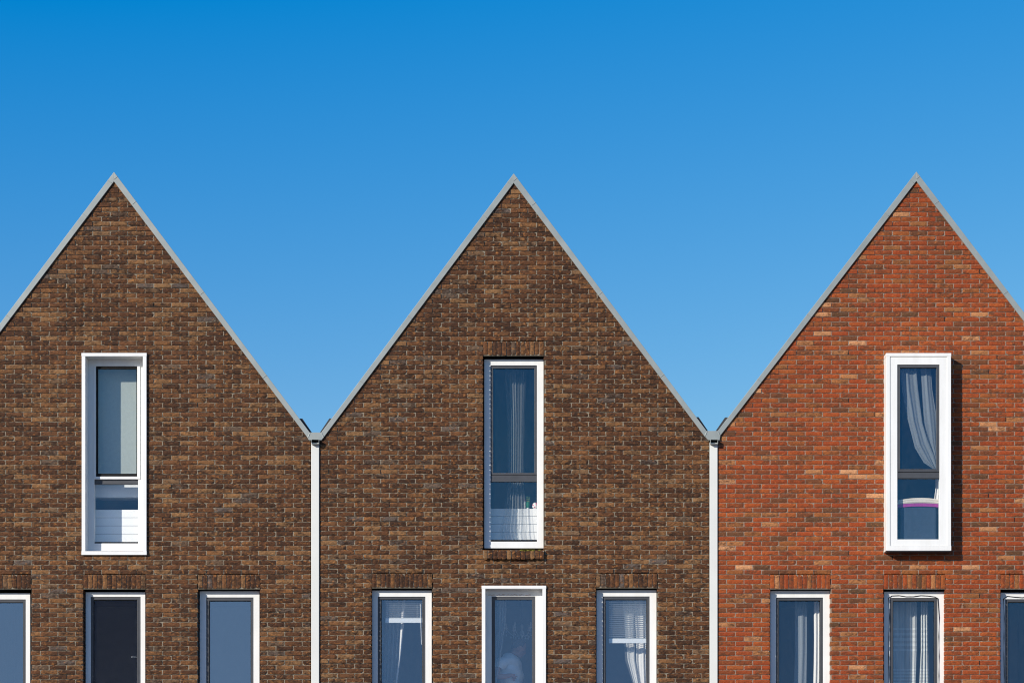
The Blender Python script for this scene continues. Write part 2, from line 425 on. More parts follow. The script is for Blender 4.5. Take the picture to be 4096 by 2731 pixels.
    # soldier lintels: bricks on end over each opening
    for (lx0, lx1, lt, lb) in lints:
        Wl = Wall(); cnt = 13; pw = (lx1-lx0)/cnt
        for i in range(cnt):
            brick(Wl, X(lx0+i*pw+1.2), X(lx0+(i+1)*pw-1.2), Z(lb-jy+rs.uniform(-0.8, 0.8)), Z(lt), 0.10, rough, relief)
        Wl.put([(X(lx0), relief, Z(lb)), (X(lx1), relief, Z(lb)), (X(lx1), relief, Z(lt-jy)), (X(lx0), relief, Z(lt-jy))], [(0, 1, 2, 3)], 1, (0.5,)*3)
        Wl.put([(X(lx0), relief, Z(lb)+0.003), (X(lx1), relief, Z(lb)+0.003), (X(lx1), 0.10, Z(lb)+0.003), (X(lx0), 0.10, Z(lb)+0.003)], [(0, 1, 2, 3)], 2, (0,)*3)
        Wl.build('lintel', [spec['brick'], spec['mortar'], BLACK], house)

# ------------------------------------------------------------------ houses
TRIM_V = 32.0   # vertical thickness of the verge trim in photo units
def slope_lines(tip, lf, rf, inset):
    """clip lines in metres for the wall under the trim: below the outer line by inset"""
    out = []
    (tx, ty) = tip
    for (fx, fy), side in ((lf, -1), (rf, 1)):
        k = (fy-ty)/abs(fx-tx)      # photo slope
        # z <= Ztip - inset - k*|x-xt|
        xt, zt = X(tx), Z(ty+inset)
        out.append(((k if side > 0 else -k), 1.0, zt + (k*xt if side > 0 else -k*xt)))
    return out

OPEN_BOT = 3060.0
def rows(oy, pitch, k): return oy + k*pitch
def make_house(x0, x1, tip, lf, rf, pitch, oy, parity, anchor, brickm, mortar, rough, relief, low, up, label, lint_k, up_lintel=None, weeps=(), px=69.8, extra_ops=()):
    h = thing('brick_house', (X((x0+x1)/2), 4.5, 0.0), label, 'house', 'terraced gable houses')
    lt = oy + lint_k*pitch; lb = lt + 3*pitch
    nb = oy + round((OPEN_BOT-oy)/pitch)*pitch
    ops = []; lints = []
    for (a, b, has_l) in low:
        if has_l: lints.append((a, b, lt, lb)); ops.append((a, b, lb, nb))
        else: ops.append((a, b, 2349.0, nb))
    ops += list(up)
    if up_lintel: lints.append(up_lintel)
    spec = dict(x0=x0, x1=x1, apex=(tip[0], tip[1]+14), slopes=((lf[1]-tip[1])/abs(lf[0]-tip[0]), (rf[1]-tip[1])/abs(rf[0]-tip[0])),
                pitch=pitch, oy=oy, px=px, parity=parity, anchor=anchor, rough=rough, relief=relief, openings=ops, lintels=lints,
                slope_lines=slope_lines(tip, lf, rf, 16.0), brick=brickm, mortar=mortar, weeps=weeps)
    brick_facade(h, spec)
    # inner leaf with the same openings (also keeps the rooms dark)
    mb = MB()
    xs = sorted({x0, x1, *[o[0] for o in ops], *[o[1] for o in ops]}); ys = sorted({1765.0, GROUND_PY, *[o[2] for o in ops if o[2] > 1765], *[o[3] for o in ops]})
    for i in range(len(xs)-1):
        for j in range(len(ys)-1):
            mx, my = (xs[i]+xs[i+1])/2, (ys[j]+ys[j+1])/2
            if any(o[0] < mx < o[1] and o[2] < my < o[3] for o in ops): continue
            mb.box(X(xs[i]), X(xs[i+1]), 0.101, 0.28, Z(ys[j+1]), Z(ys[j]))
    # gable part: columns with sloping tops
    lines = slope_lines(tip, lf, rf, 22.0)
    for i in range(len(xs)-1):
        rest = [(1765.0, 0.0)]
        tops = [o for o in ops if o[2] < 1765 and o[0] < (xs[i]+xs[i+1])/2 < o[1]]
        polys = [[(X(xs[i]), Z(1765)), (X(xs[i+1]), Z(1765)), (X(xs[i+1]), Z(600)), (X(xs[i]), Z(600))]]
        if tops: polys = [[(X(xs[i]), Z(tops[0][2])), (X(xs[i+1]), Z(tops[0][2])), (X(xs[i+1]), Z(600)), (X(xs[i]), Z(600))]]
        for p in polys:
            for L_ in lines: p = clip(p, *L_)
            if len(p) >= 3: mb.prism(p, 0.101, 0.28)
    mb.build('inner_wall', DARKLEAF, h)
    # roof: two slopes running back from the gable
    zr = -0.075
    def slab(fx, fy):
        a = (X(tip[0]), Z(tip[1])+zr); b = (X(fx), Z(fy)+zr)
        m = MB(); m.prism([a, b, (b[0], b[1]-0.16), (a[0], a[1]-0.20)], 0.30, 9.2)
        return m
    r = slab(*lf)
    r2 = slab(*rf); r.add(r2.v, r2.f)
    r.build('roof', ROOF, h)
    # side walls, back wall, floors
    b = MB()
    ez = Z(1765)
    b.box(X(x0)+0.002, X(x0)+0.14, 0.281, 9.2, 0, ez); b.box(X(x1)-0.14, X(x1)-0.002, 0.281, 9.2, 0, ez)
    b.prism([(X(x0)+0.141, 0), (X(x1)-0.141, 0), (X(x1)-0.141, ez), (X(tip[0]), Z(tip[1])-0.3), (X(x0)+0.141, ez)], 9.0, 9.19)
    b.prism([(X(x0)+0.141, 2.9), (X(x1)-0.141, 2.9), (X(x1)-0.141, ez), (X(tip[0]), Z(tip[1])-0.3), (X(x0)+0.141, ez)], 4.4, 4.5)
    b.build('room_wall', PLASTER, h)
    f = MB()
    for zf in (2.62, 5.48): f.box(X(x0)+0.142, X(x1)-0.142, 0.282, 8.99, zf, zf+0.25)
    f.build('floor', FLOORM, h)
    # verge trims
    for (fx, fy), side in ((lf, -1), (rf, 1)):
        k = (fy-tip[1])/abs(fx-tip[0]); m = MB()
        ix = fx - side*10.5; iy = fy - 10.5*k + TRIM_V
        m.prism([(X(tip[0]), Z(tip[1])), (X(fx), Z(fy)), (X(ix), Z(iy)), (X(tip[0]), Z(tip[1]+TRIM_V+6))], -0.020, 0.24)
        # folded joints between the lengths, a few millimetres proud
        for t in ((0.032, 0.16, 0.55, 0.80) if side < 0 else (0.018, 0.113, 0.46, 0.78)):
            jx_ = tip[0] + (fx-tip[0])*t; jy_ = tip[1] + (fy-tip[1])*t
            # direction across the trim: perpendicular to the slope
            L = math.hypot(1, k); nx_, ny_ = -side*k/L, 1/L; tx_, ty_ = side/L, k/L
            th = 19.2
            pts = []
            for a_, c_ in ((-1.4, -0.6), (1.4, -0.6), (1.4, th), (-1.4, th)):
                pts.append((X(jx_ + tx_*a_ + nx_*c_), Z(jy_ + ty_*a_ + ny_*c_)))
            m.prism(pts, -0.0235, 0.02)
        m.build('verge_trim', ZINC, h, bevel=0.0025)
        if 0 < fx < 4096:
            # short dark upstand on the roof edge beside the valley
            m = MB(); L = math.hypot(1, k); nx_, ny_ = side*k/L, -1/L
            e = []
            for t_, c_ in ((0.0, 0.0), (44.0, 0.0), (44.0, 11.5), (0.0, 13.0)):
                e.append((fx - side*t_ + nx_*c_, fy - t_*k + ny_*c_))
            e[3] = (fx + side*10.5, fy+2)
            e[2] = (fx - side*44.0 + side*13.5, fy - 44*k)
            m.prism([(X(a_), Z(b_)) for a_, b_ in e], 0.03, 0.55)
            m.build('roof_upstand', ROOF, h)
    return h, lb, nb

L_TIP, L_LF, L_RF = (457, 690), (-326, 1730), (1239.5, 1730)
M_TIP, M_LF, M_RF = (2055, 696), (1286, 1730), (2826, 1724)
R_TIP, R_LF, R_RF = (3664.5, 688.5), (2870.5, 1724), (4458, 1726)

HL, L_lb, L_nb = make_house(-326, 1241.5, L_TIP, L_LF, L_RF, 19.06, 1763.5, 0, 1243.1-69.8*0.5, BRK_BROWN, MOR_BROWN, 1.0, 0.0112,
    [(-123, 123, True), (332, 582, True), (791.5, 1039.5, True)], [(334, 578, 1419, 2210)],
    'dark brown brick gable house at the left end of the row, white box-framed attic window', 28,
    weeps=[(400, 2279), (542, 2279), (825, 2279), (965, 2279), (47, 2281)])
HM, M_lb, M_nb = make_house(1281.5, 2835, M_TIP, M_LF, M_RF, 18.95, 1762.9, 0, 1281.5-1.6+69.3*0.5, BRK_BROWN, MOR_BROWN, 1.15, 0.0115,
    [(1486.5, 1728.5, True), (1937, 2175, False), (2384, 2628.5, True)], [(1932, 2175, 1762.9-18*18.95, 2198.7)],
    'dark brown brick gable house in the middle of the row, between the two downpipes', 28,
    up_lintel=(1932, 2175, 1762.9-21*18.95, 1762.9-18*18.95), weeps=[(1553, 2276), (1690, 2276), (2453, 2276), (2592, 2276), (2003, 2257), (2143, 2257)], px=69.3)
HR, R_lb, R_nb = make_house(2873, 4458, R_TIP, R_LF, R_RF, 19.06, 1763.9, 0, 2873-1.6, BRK_RED, MOR_RED, 0.7, 0.009,
    [(3080, 3322, True), (3534.5, 3781, True), (4001.5, 4246, True)], [(3554, 3796, 1422, 2192)],
    'orange red brick gable house at the right end of the row', 28,
    weeps=[(3112, 2279), (3254, 2279), (3606, 2281), (3746, 2281), (4036, 2283)])

# ------------------------------------------------------------------ windows
def R4(x0, x1, yt, yb, y): return (X(x0, y), X(x1, y), Z(yb, y), Z(yt, y))
FR = 0.092      # face of the recessed frames
def pane(parent, x0, x1, yt, yb, y, mat=None):
    a = R4(x0, x1, yt, yb, y); m = MB(); m.box(a[0]-0.004, a[1]+0.004, y, y+0.006, a[2]-0.004, a[3]+0.004)
    return m.build('pane', mat or GLASS, parent)
def low_window(house, frame, sash, glass, bottom, label=None, fy=None, mat=None, fmat=WHITE, jitter=0.0):
    """recessed white frame with one tall grey sash; frame, sash, glass = (x0, x1, top) in photo units"""
    if fy is None: fy = 0.100 if house is HL else 0.090
    m = MB(); bf = bottom-4
    m.ring(R4(frame[0], frame[1], frame[2], bf, fy), R4(sash[0], sash[1], sash[2], bf-24, fy), fy, fy+0.075)
    w = m.build('window', fmat, house, bevel=0.002)
    if label: w['label'] = label
    m = MB(); ys = fy+0.012
    m.ring(R4(sash[0]+0.4, sash[1]-0.4, sash[2]+0.4, bf-24.4, ys), R4(glass[0], glass[1], glass[2], bf-36, ys), ys, ys+0.055)
    # drip bead
    a = R4(sash[0]+0.4, sash[1]-0.4, sash[2]+0.4, bf-24.4, ys); g = R4(glass[0], glass[1], glass[2], bf-36, ys)
    m.ring((g[0]-0.010, g[1]+0.010, g[2]-0.010, g[3]+0.010), (g[0]-0.006, g[1]+0.006, g[2]-0.006, g[3]+0.006), ys-0.0035, ys-0.0005)
    m.build('sash', GREY, w, bevel=0.0015)
    m = MB(); m.ring((g[0], g[1], g[2], g[3]), (g[0]+0.005, g[1]-0.005, g[2]+0.005, g[3]-0.005), ys+0.012, ys+0.03); m.build('gasket', BLACK, w)
    pane(w, glass[0], glass[1], glass[2], bf-36, ys+0.022, mat)
    # jamb lining behind the frame, up to the inside face of the wall
    o = R4(frame[0]-1, frame[1]+1, frame[2]-1, bf+1, fy); i = R4(frame[0]+8, frame[1]-8, frame[2]+8, bf-8, fy)
    m = MB(); m.ring(o, i, fy+0.076, 0.279); m.build('lining', WHITE, w)
    return w
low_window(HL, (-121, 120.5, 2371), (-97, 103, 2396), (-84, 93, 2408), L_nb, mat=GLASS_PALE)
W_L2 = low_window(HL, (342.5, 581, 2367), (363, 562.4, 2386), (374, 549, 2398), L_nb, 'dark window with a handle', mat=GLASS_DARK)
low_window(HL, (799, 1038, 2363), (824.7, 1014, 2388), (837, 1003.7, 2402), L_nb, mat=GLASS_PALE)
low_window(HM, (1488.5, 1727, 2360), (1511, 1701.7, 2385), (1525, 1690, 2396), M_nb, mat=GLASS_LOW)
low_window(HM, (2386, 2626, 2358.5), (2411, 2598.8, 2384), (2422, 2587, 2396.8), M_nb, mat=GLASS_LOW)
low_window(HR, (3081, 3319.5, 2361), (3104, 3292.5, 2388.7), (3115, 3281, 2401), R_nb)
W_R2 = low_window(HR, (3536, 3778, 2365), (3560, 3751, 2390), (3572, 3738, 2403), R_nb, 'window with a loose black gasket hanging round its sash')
W_R3 = low_window(HR, (4002, 4243, 2369), (4021, 4219, 2395), (4032, 4207, 2407), R_nb)
# loose black gaskets round two sashes of the red house
def gasket_line(w, x0, x1, yt, yb, drop):
    m = MB(); y = FR-0.006; pts = []
    rr = random.Random(int(x0))
    for i in range(9): pts.append(U(x0 - 2 + rr.uniform(-1.5, 1.5), yt + (yb-yt)*(1-i/8), y))
    pts.append(U(x0+6, yt-6, y)); 
    for i in range(7): pts.append(U(x0+10 + (x1-x0-20)*i/6, yt - 7 - 3*math.sin(i*1.7+drop), y))
    pts.append(U(x1+3, yt+2, y)); 
    for i in range(1, 9): pts.append(U(x1 + 7 + rr.uniform(-1.2, 1.2), yt + (yb-yt)*i/8, y))
    m.tube(pts, 0.0055, 6); m.build('loose_gasket', BLACK, w, smooth=True)
gasket_line(W_R2, 3558, 3749, 2390, 3010, 0.5)
gasket_line(W_R3, 4018, 4219, 2393, 3010, 1.6)
# handle seen through the dark window of the left house
m = MB(); m.tube([U(528, 2626, 0.16), U(528, 2626, 0.19), U(549, 2627, 0.19)], 0.006, 8); m.build('handle', SLAT, W_L2, smooth=True)

def surround(name, parent, x0, x1, yt, yb, band, y0, y1, cap=13.0, foot=13.0):
    """box surround: head and foot boards run full width, side boards stand 2 mm back between them"""
    m = MB()
    a = R4(x0, x1, yt, yb, y0); t = band*S; c = cap*S; f = foot*S
    m.box(a[0]-0.003, a[1]+0.003, y0-0.002, y1, a[3]-c, a[3])
    m.box(a[0]-0.003, a[1]+0.003, y0-0.002, y1, a[2], a[2]+f)
    m.box(a[0], a[0]+t, y0, y1, a[2]+f, a[3]-c); m.box(a[1]-t, a[1], y0, y1, a[2]+f, a[3]-c)
    return m.build(name, WHITE, parent, bevel=0.002)

# --- middle window of the middle house: shallow box surround
fy = 0.10
m = MB(); m.ring(R4(1937, 2174, 2352, M_nb-4, fy), R4(1966.5, 2141.5, 2384, M_nb-28, fy), fy, fy+0.07)
w = m.build('window', WHITE_STAIN, HM, bevel=0.002); w['label'] = 'white framed window in a shallow box surround, rust marks along its head'
surround('surround', w, 1927.4, 2184, 2341, M_nb+6, 14, -0.02, 0.12, cap=12)
ys = fy+0.012; m = MB(); m.ring(R4(1967, 2141, 2384.5, M_nb-28.5, ys), R4(1980, 2128.5, 2397.5, M_nb-41, ys), ys, ys+0.05); m.build('sash', GREY, w, bevel=0.0015)
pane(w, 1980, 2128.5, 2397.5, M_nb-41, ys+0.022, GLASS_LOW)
m = MB(); m.ring(R4(1938, 2173, 2353, M_nb-5, fy), R4(1946, 2165, 2361, M_nb-13, fy), fy+0.072, 0.279); m.build('lining', WHITE, w)

# --- attic window, left house: deep box surround, white sash above a fixed pane
fy = 0.129
m = MB(); F1 = R4(349, 572, 1436, 2202, fy)
m.ring(F1, R4(377.5, 552.5, 1462, 2172, fy), fy, fy+0.07)
w = m.build('window', WHITE, HL, bevel=0.002); w['label'] = 'tall white attic window in a deep box surround, pale blind behind the glass'
surround('surround', w, 326.7, 585.8, 1411.5, 2218, 14.5, -0.027, 0.19, cap=13, foot=15)
ys = fy-0.012; m = MB(); m.ring(R4(375, 560, 1453, 1915.6, ys), R4(383.5, 549, 1464, 1905, ys), ys, ys+0.03); m.build('sash', WHITE, w, bevel=0.002)
m = MB(); m.ring(R4(383.2, 549.3, 1463.7, 1905.3, ys), R4(390.6, 545, 1474, 1893, ys), ys+0.010, ys+0.035); m.build('glazing_bead', BLACK, w, bevel=0.001)
pane(w, 390.6, 545, 1474, 1893, ys+0.028)
m = MB(); a = R4(377.6, 552.4, 1915.7, 1935, fy); m.box(a[0], a[1], fy+0.012, fy+0.06, a[2], a[3]); a = R4(377.6, 552.4, 1932, 1935, fy); m.box(a[0], a[1], fy+0.006, fy+0.0115, a[2], a[3]); m.build('transom', GREY, w)
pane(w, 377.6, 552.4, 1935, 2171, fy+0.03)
m = MB(); a = R4(377.8, 552.3, 2166.5, 2171.8, fy); m.box(a[0], a[1], fy+0.008, fy+0.028, a[2], a[3]); m.build('gasket', BLACK, w)
m = MB(); m.ring(R4(350, 571, 1437, 2201, fy), R4(358, 563, 1445, 2193, fy), 0.2, 0.279); m.build('lining', WHITE, w)

# --- attic window, middle house: recessed, brick sill below
fy = FR
m = MB(); m.ring(R4(1937, 2174.3, 1437, 2191.5, fy), R4(1962, 2148, 1461, 2165, fy), fy, fy+0.075)
w = m.build('window', WHITE, HM, bevel=0.002); w['label'] = 'tall recessed white attic window over a brick sill'
ys = fy+0.012; m = MB(); m.ring(R4(1962.3, 2147.7, 1461.3, 1899, ys), R4(1972.5, 2137.5, 1472.8, 1890.5, ys), ys, ys+0.055); m.build('sash', GREY, w, bevel=0.0015)
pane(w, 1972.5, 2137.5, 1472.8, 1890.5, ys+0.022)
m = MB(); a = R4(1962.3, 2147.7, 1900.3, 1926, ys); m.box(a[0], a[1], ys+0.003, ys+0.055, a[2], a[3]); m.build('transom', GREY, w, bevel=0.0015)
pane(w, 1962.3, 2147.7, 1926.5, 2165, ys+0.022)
m = MB(); a = R4(1962.3, 2147.7, 2158, 2164.8, fy); m.box(a[0], a[1], fy+0.01, fy+0.03, a[2], a[3]); m.build('gasket', BLACK, w)
m = MB(); m.ring(R4(1938, 2173, 1438, 2190, fy), R4(1946, 2165, 1446, 2182, fy), fy+0.076, 0.279); m.build('lining', WHITE, w)
# rowlock sill, bricks on edge, sloping forward, a little moss on top
Ws = Wall(); pw = (2176-1933)/13.0
for i in range(13):
    nv0 = len(Ws.V)
    brick(Ws, X(1933+i*pw+1.3), X(1933+(i+1)*pw-1.3), Z(2234+rs.uniform(-1, 1)), Z(2199), 0.05, 1.2, 0.009, yoff=-0.042)
    V = Ws.V[-1]; V[:, 2] -= (V[:, 1] < 0.03)*0.010
Ws.put([(X(1933), -0.03, Z(2232)), (X(2176), -0.03, Z(2232)), (X(2176), -0.03, Z(2203)), (X(1933), -0.03, Z(2203)), (X(1933), 0.09, Z(2197)), (X(2176), 0.09, Z(2197)), (X(1933), 0.02, Z(2232)), (X(2176), 0.02, Z(2232))],
       [(0, 1, 2, 3), (3, 2, 5, 4), (0, 6, 7, 1), (0, 3, 4, 6), (1, 7, 5, 2)], 1, (0.5,)*3)
Ws.build('brick_sill', [BRK_BROWN, MOR_BROWN], w)
MOSS = simple('moss', (0.16, 0.15, 0.02), 0.95, 0.5, 60, bump=0.8)
m = MB()
for i in range(60):
    px_ = random.choice([random.uniform(2085, 2112), random.uniform(2118, 2125), random.uniform(2080, 2165)]); s_ = random.uniform(0.002, 0.006)
    m.box(X(px_)-s_*1.8, X(px_)+s_*1.8, -0.043, 0.03*random.random()-0.02, Z(2201.5)-s_*random.uniform(0, 2.5), Z(2200.5)+s_)
tag(m.build('moss', MOSS, w, bevel=0.002), kind='stuff')

# --- attic window, red house: white box standing proud of the wall
PB = -0.16; fy = PB+0.008
m = MB(); m.ring(R4(3561, 3789, 1427, 2181.5, fy), R4(3589.4, 3758.4, 1458, 2156, fy), fy, fy+0.07)
w = m.build('window', WHITE, HR, bevel=0.002); w['label'] = 'white box bay window standing proud of the red brick'
surround('surround', w, 3545.5, 3804, 1412, 2201, 14.5, PB, 0.10, cap=13, foot=19)
m = MB(); m.box(X(3548, PB), X(3802, PB), PB+0.01, -0.001, Z(2204.5, PB), Z(2201.4, PB)); m.build('underside', GREY, w)
ys = fy+0.010; m = MB(); m.ring(R4(3589.7, 3758.1, 1458.3, 1886.5, ys), R4(3600.5, 3746.5, 1471, 1875, ys), ys, ys+0.055)
g = R4(3600.5, 3746.5, 1471, 1875, ys); m.ring((g[0]-0.007, g[1]+0.007, g[2]-0.007, g[3]+0.007), (g[0]-0.002, g[1]+0.002, g[2]-0.002, g[3]+0.002), ys-0.003, ys-0.0005)
m.build('sash', GREY, w, bevel=0.0015)
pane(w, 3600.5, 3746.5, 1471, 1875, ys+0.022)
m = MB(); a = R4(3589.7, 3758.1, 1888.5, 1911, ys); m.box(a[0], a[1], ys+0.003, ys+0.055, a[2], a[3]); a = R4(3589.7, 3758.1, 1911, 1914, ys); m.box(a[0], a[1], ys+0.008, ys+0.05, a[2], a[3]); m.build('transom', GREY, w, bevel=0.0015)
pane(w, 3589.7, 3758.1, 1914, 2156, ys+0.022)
m = MB(); m.ring(R4(3562, 3788, 1428, 2181, fy), R4(3568, 3782, 1434, 2175, fy), fy+0.072, 0.279); m.build('lining', WHITE, w)

# ------------------------------------------------------------------ valleys and downpipes
def valley(cx, x0, x1, xa, xb, yt, label):
    t = thing('valley_gutter', (X(cx), 0.0, Z(1775)), label, 'gutter', 'valley gutters between the gables')
    m = MB()
    m.prism([(X(xa), Z(yt)), (X(xb), Z(yt)), (X(xb+10.5), Z(yt+18)), (X(x1), Z(1761)), (X(x0), Z(1761)), (X(xa-10.5), Z(yt+18))], -0.022, 0.03)
    for xx, s in ((xa, 1), (xb, -1)):    # soldered laps
        m.prism([(X(xx-1), Z(yt+2)), (X(xx+3), Z(yt+2)), (X(xx-s*8+3), Z(yt+22)), (X(xx-s*8-1), Z(yt+22))], -0.026, -0.01)
    m.build('end_plate', ZINC, t, bevel=0.003)
    m = MB(); m.box(X(xa)-0.06, X(xb)+0.06, 0.031, 9.1, Z(yt+28), Z(yt+20)); m.build('channel', ZINC, t)
    s0, s1 = cx-15.2, cx+15.2; a = (X(s0, -0.07), X(s1, -0.07), Z(1775, -0.07), Z(1756, -0.07))
    m = MB(); m.ring(a, (a[0]+0.004, a[1]-0.004, a[2]+0.006, a[3]-0.004), -0.07, 0.05); m.build('spout', ZINC, t, bevel=0.001)
    m = MB(); m.box(a[0]+0.004, a[1]-0.004, -0.012, -0.002, a[2]+0.006, a[3]-0.004); m.build('dark_plug', BLACK, t)  # black plug: the dark of the hollow spout put into its colour
valley(1261, 1236, 1287, 1239.5, 1286, 1730, 'grey metal valley piece with square spout above the left downpipe')
valley(2857, 2833, 2878, 2826, 2870.5, 1724, 'grey metal valley piece with square spout above the right downpipe')
def downpipe(x0, x1, label):
    t = thing('downpipe', (X((x0+x1)/2), 0.0, 0.0), label, 'downpipe', 'white downpipes between the houses')
    m = MB(); m.box(X(x0), X(x1), -0.016, 0.06, 0.0, Z(1770)); m.build('pipe', PIPE, t, bevel=0.004)
    m = MB(); m.box(X(x0-3), X(x1+5), 0.065, 0.09, 0.0, Z(1765)); m.build('backing_strip', BLACK, t)
downpipe(1245.2, 1276.8, 'off-white square downpipe between the two dark brown brick houses')
downpipe(2838.5, 2869.8, 'off-white square downpipe between brown brick and red brick')

# ------------------------------------------------------------------ things behind the glass
def curtain(name, left, right, y, mat, label, folds=6, amp=0.025, nu=60, nv=30, group=None, cat='curtain'):
    """left/right: lists of (photo x, photo y) from top to bottom"""
    def at(pl, t):
        f = t*(len(pl)-1); i = min(int(f), len(pl)-2); f -= i
        return (pl[i][0]+(pl[i+1][0]-pl[i][0])*f, pl[i][1]+(pl[i+1][1]-pl[i][1])*f)
    vs, fs, uvs = [], [], []
    ph = random.uniform(0, 6)
    for j in range(nv+1):
        t = j/nv; a, b = at(left, t), at(right, t)
        for i in range(nu+1):
            u = i/nu
            dy = amp*(math.sin(u*folds*2*math.pi+ph) + 0.35*math.sin(u*folds*4.7*math.pi+1.3+t*2))
            p = U(a[0]+(b[0]-a[0])*u, a[1]+(b[1]-a[1])*u, y); vs.append((p.x, p.y+dy, p.z)); uvs.append((u, 1-t))
    for j in range(nv):
        for i in range(nu):
            k = j*(nu+1)+i; fs.append((k, k+1, k+nu+2, k+nu+1))
    me = bpy.data.meshes.new(name); me.from_pydata(vs, [], fs); me.materials.append(mat)
    uvl = me.uv_layers.new(name='UVMap')
    for lp in me.loops: uvl.data[lp.index].uv = uvs[lp.vertex_index]
    me.polygons.foreach_set('use_smooth', [True]*len(me.polygons)); me.update()
    o = bpy.data.objects.new(name, me); COL.objects.link(o)
    sm = o.modifiers.new('thickness', 'SOLIDIFY'); sm.thickness = 0.0012
    return tag(o, label, cat, group)
CG = 'curtains behind the windows'
# left house attic window
t = thing('roller_blind', U(466, 1905, 0.32), 'pale grey-green blind hanging behind the upper pane of the left attic window', 'blind')
m = MB(); a = R4(366, 566, 1440, 1922, 0.32); m.box(a[0], a[1], 0.32, 0.322, a[2], a[3]); m.build('fabric', BLINDM, t)
m = MB(); m.box(a[0], a[1], 0.312, 0.33, a[2]-0.02, a[2]-0.001); m.build('bottom_bar', SLAT, t, bevel=0.003)
def guard_board(x0, x1, yt, yb, y, label, step):
    t = thing('panel_board', U((x0+x1)/2, yb, y), label, 'panel', 'white grooved boards behind the attic panes')
    m = MB(); a = R4(x0, x1, yt, yb, y); n = 4; h = (a[3]-a[2])/n
    m.box(a[0], a[1], y+0.006, y+0.012, a[2], a[3]-0.002, 1)
    for i in range(n): m.box(a[0], a[1], y, y+0.02, a[2]+i*h+0.0025, a[2]+(i+1)*h-0.0025)
    m.build('boards', [BOARD, GROOVE], t, bevel=0.001)
    return t
guard_board(356, 575, 2037, 2167, 0.33, 'white grooved board standing behind the lower pane of the left attic window', 31)
SHELFM = simple('white_shelf', (0.8, 0.82, 0.83), 0.5, 0.02)
m = MB(); a = R4(360, 572, 1928, 1988, 0.355); m.box(a[0], a[1], 0.355, 0.60, a[2], a[3])
tag(m.build('white_cupboard', SHELFM, None, bevel=0.004), 'white cupboard inside, behind the lower pane of the left attic window', 'cupboard')

# middle house attic window
curtain('curtain', [(2019, 1425), (2022, 1560), (2030, 1700), (2030, 1920), (2014, 2060), (1998, 2120), (2010, 2170)],
        [(2104, 1425), (2102, 1560), (2098, 1700), (2094, 1920), (2106, 2060), (2112, 2120), (2122, 2170)], 0.33, SHEER,
        'thin see-through curtain hanging in a narrow bunch in the middle attic window', 7, 0.018, 90, group=CG)
guard_board(1940, 2172, 2033, 2158, 0.40, 'white grooved board standing behind the lower pane of the middle attic window', 31)
GREEN = simple('green_plastic', (0.03, 0.22, 0.10), 0.35, 0.15); YEL = simple('yellow_print', (0.65, 0.60, 0.08), 0.4, 0.1)
PINK = simple('pink_print', (0.62, 0.05, 0.14), 0.5, 0.2); WPL = simple('white_plastic', (0.8, 0.8, 0.78), 0.35, 0.04)
zb = Z(2033, 0.42)
t = thing('green_tube', (X(2110, 0.44), 0.44, zb), 'green tube with yellow stripes standing on the white board', 'tube')
m = MB(); m.lathe([(0.016, zb), (0.020, zb+0.02), (0.026, zb+0.13), (0.028, zb+0.16)], X(2112, 0.44), 0.44); m.build('tube', GREEN, t, smooth=True)
m = MB()
for k in (0.09, 0.115, 0.14): m.lathe([(0.0262+k*0.01, zb+k), (0.0272+k*0.01, zb+k+0.006)], X(2112, 0.44), 0.44)
m.build('stripe', YEL, t)
m = MB(); m.lathe([(0.018, zb-0.001), (0.018, zb+0.022)], X(2112, 0.44), 0.44); m.build('cap', WPL, t)
t = thing('white_bottle', (X(2100, 0.43), 0.43, zb), 'small white bottle left of the green tube', 'bottle')
m = MB(); m.lathe([(0.010, zb), (0.011, zb+0.09), (0.006, zb+0.10)], X(2099, 0.43), 0.43); m.build('body', WPL, t, smooth=True)
m = MB(); m.lathe([(0.0065, zb+0.10), (0.0065, zb+0.118)], X(2099, 0.43), 0.43); m.build('cap', PINK, t)
t = thing('cloth_bundle', (X(2145, 0.44), 0.44, zb), 'pink and white crumpled bundle at the right end of the white board', 'bundle')
m = MB(); m.add(*(lambda: ([((X(2141, 0.44)+0.045*math.cos(a_)*math.sin(b_)*(1+0.18*math.sin(3*a_+b_))), 0.44+0.03*math.sin(a_)*math.sin(b_), zb+0.035+0.045*math.cos(b_)*(1+0.15*math.sin(5*a_))) for b_ in [math.pi*j/10 for j in range(11)] for a_ in [2*math.pi*i/16 for i in range(16)]],
      [(j*16+i, j*16+(i+1) % 16, (j+1)*16+(i+1) % 16, (j+1)*16+i) for j in range(10) for i in range(16)]))())
b_o = m.build('bundle', [WPL, PINK], t, smooth=True)
for p_ in b_o.data.polygons:
    if p_.center.x > 0.0 and p_.center.z > 0.03 or (p_.index*7) % 11 < 2: p_.material_index = 1

# red house attic window
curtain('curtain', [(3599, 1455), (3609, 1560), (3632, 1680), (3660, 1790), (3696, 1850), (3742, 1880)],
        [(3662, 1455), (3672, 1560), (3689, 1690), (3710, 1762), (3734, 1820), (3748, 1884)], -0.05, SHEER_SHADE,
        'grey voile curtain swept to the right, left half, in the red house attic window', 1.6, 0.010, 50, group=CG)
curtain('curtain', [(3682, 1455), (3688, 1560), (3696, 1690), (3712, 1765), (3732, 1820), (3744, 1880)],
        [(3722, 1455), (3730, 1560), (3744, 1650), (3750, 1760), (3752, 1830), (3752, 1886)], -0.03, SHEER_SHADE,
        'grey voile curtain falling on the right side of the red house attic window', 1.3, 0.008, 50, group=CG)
curtain('curtain', [(3742, 1905), (3742, 1950), (3738, 1985), (3735, 2012)], [(3766, 1905), (3766, 1950), (3766, 1985), (3766, 2012)], 0.02, COTTON,
        'white curtain end beside the chair in the red house attic window', 2, 0.008, 20, group=CG)
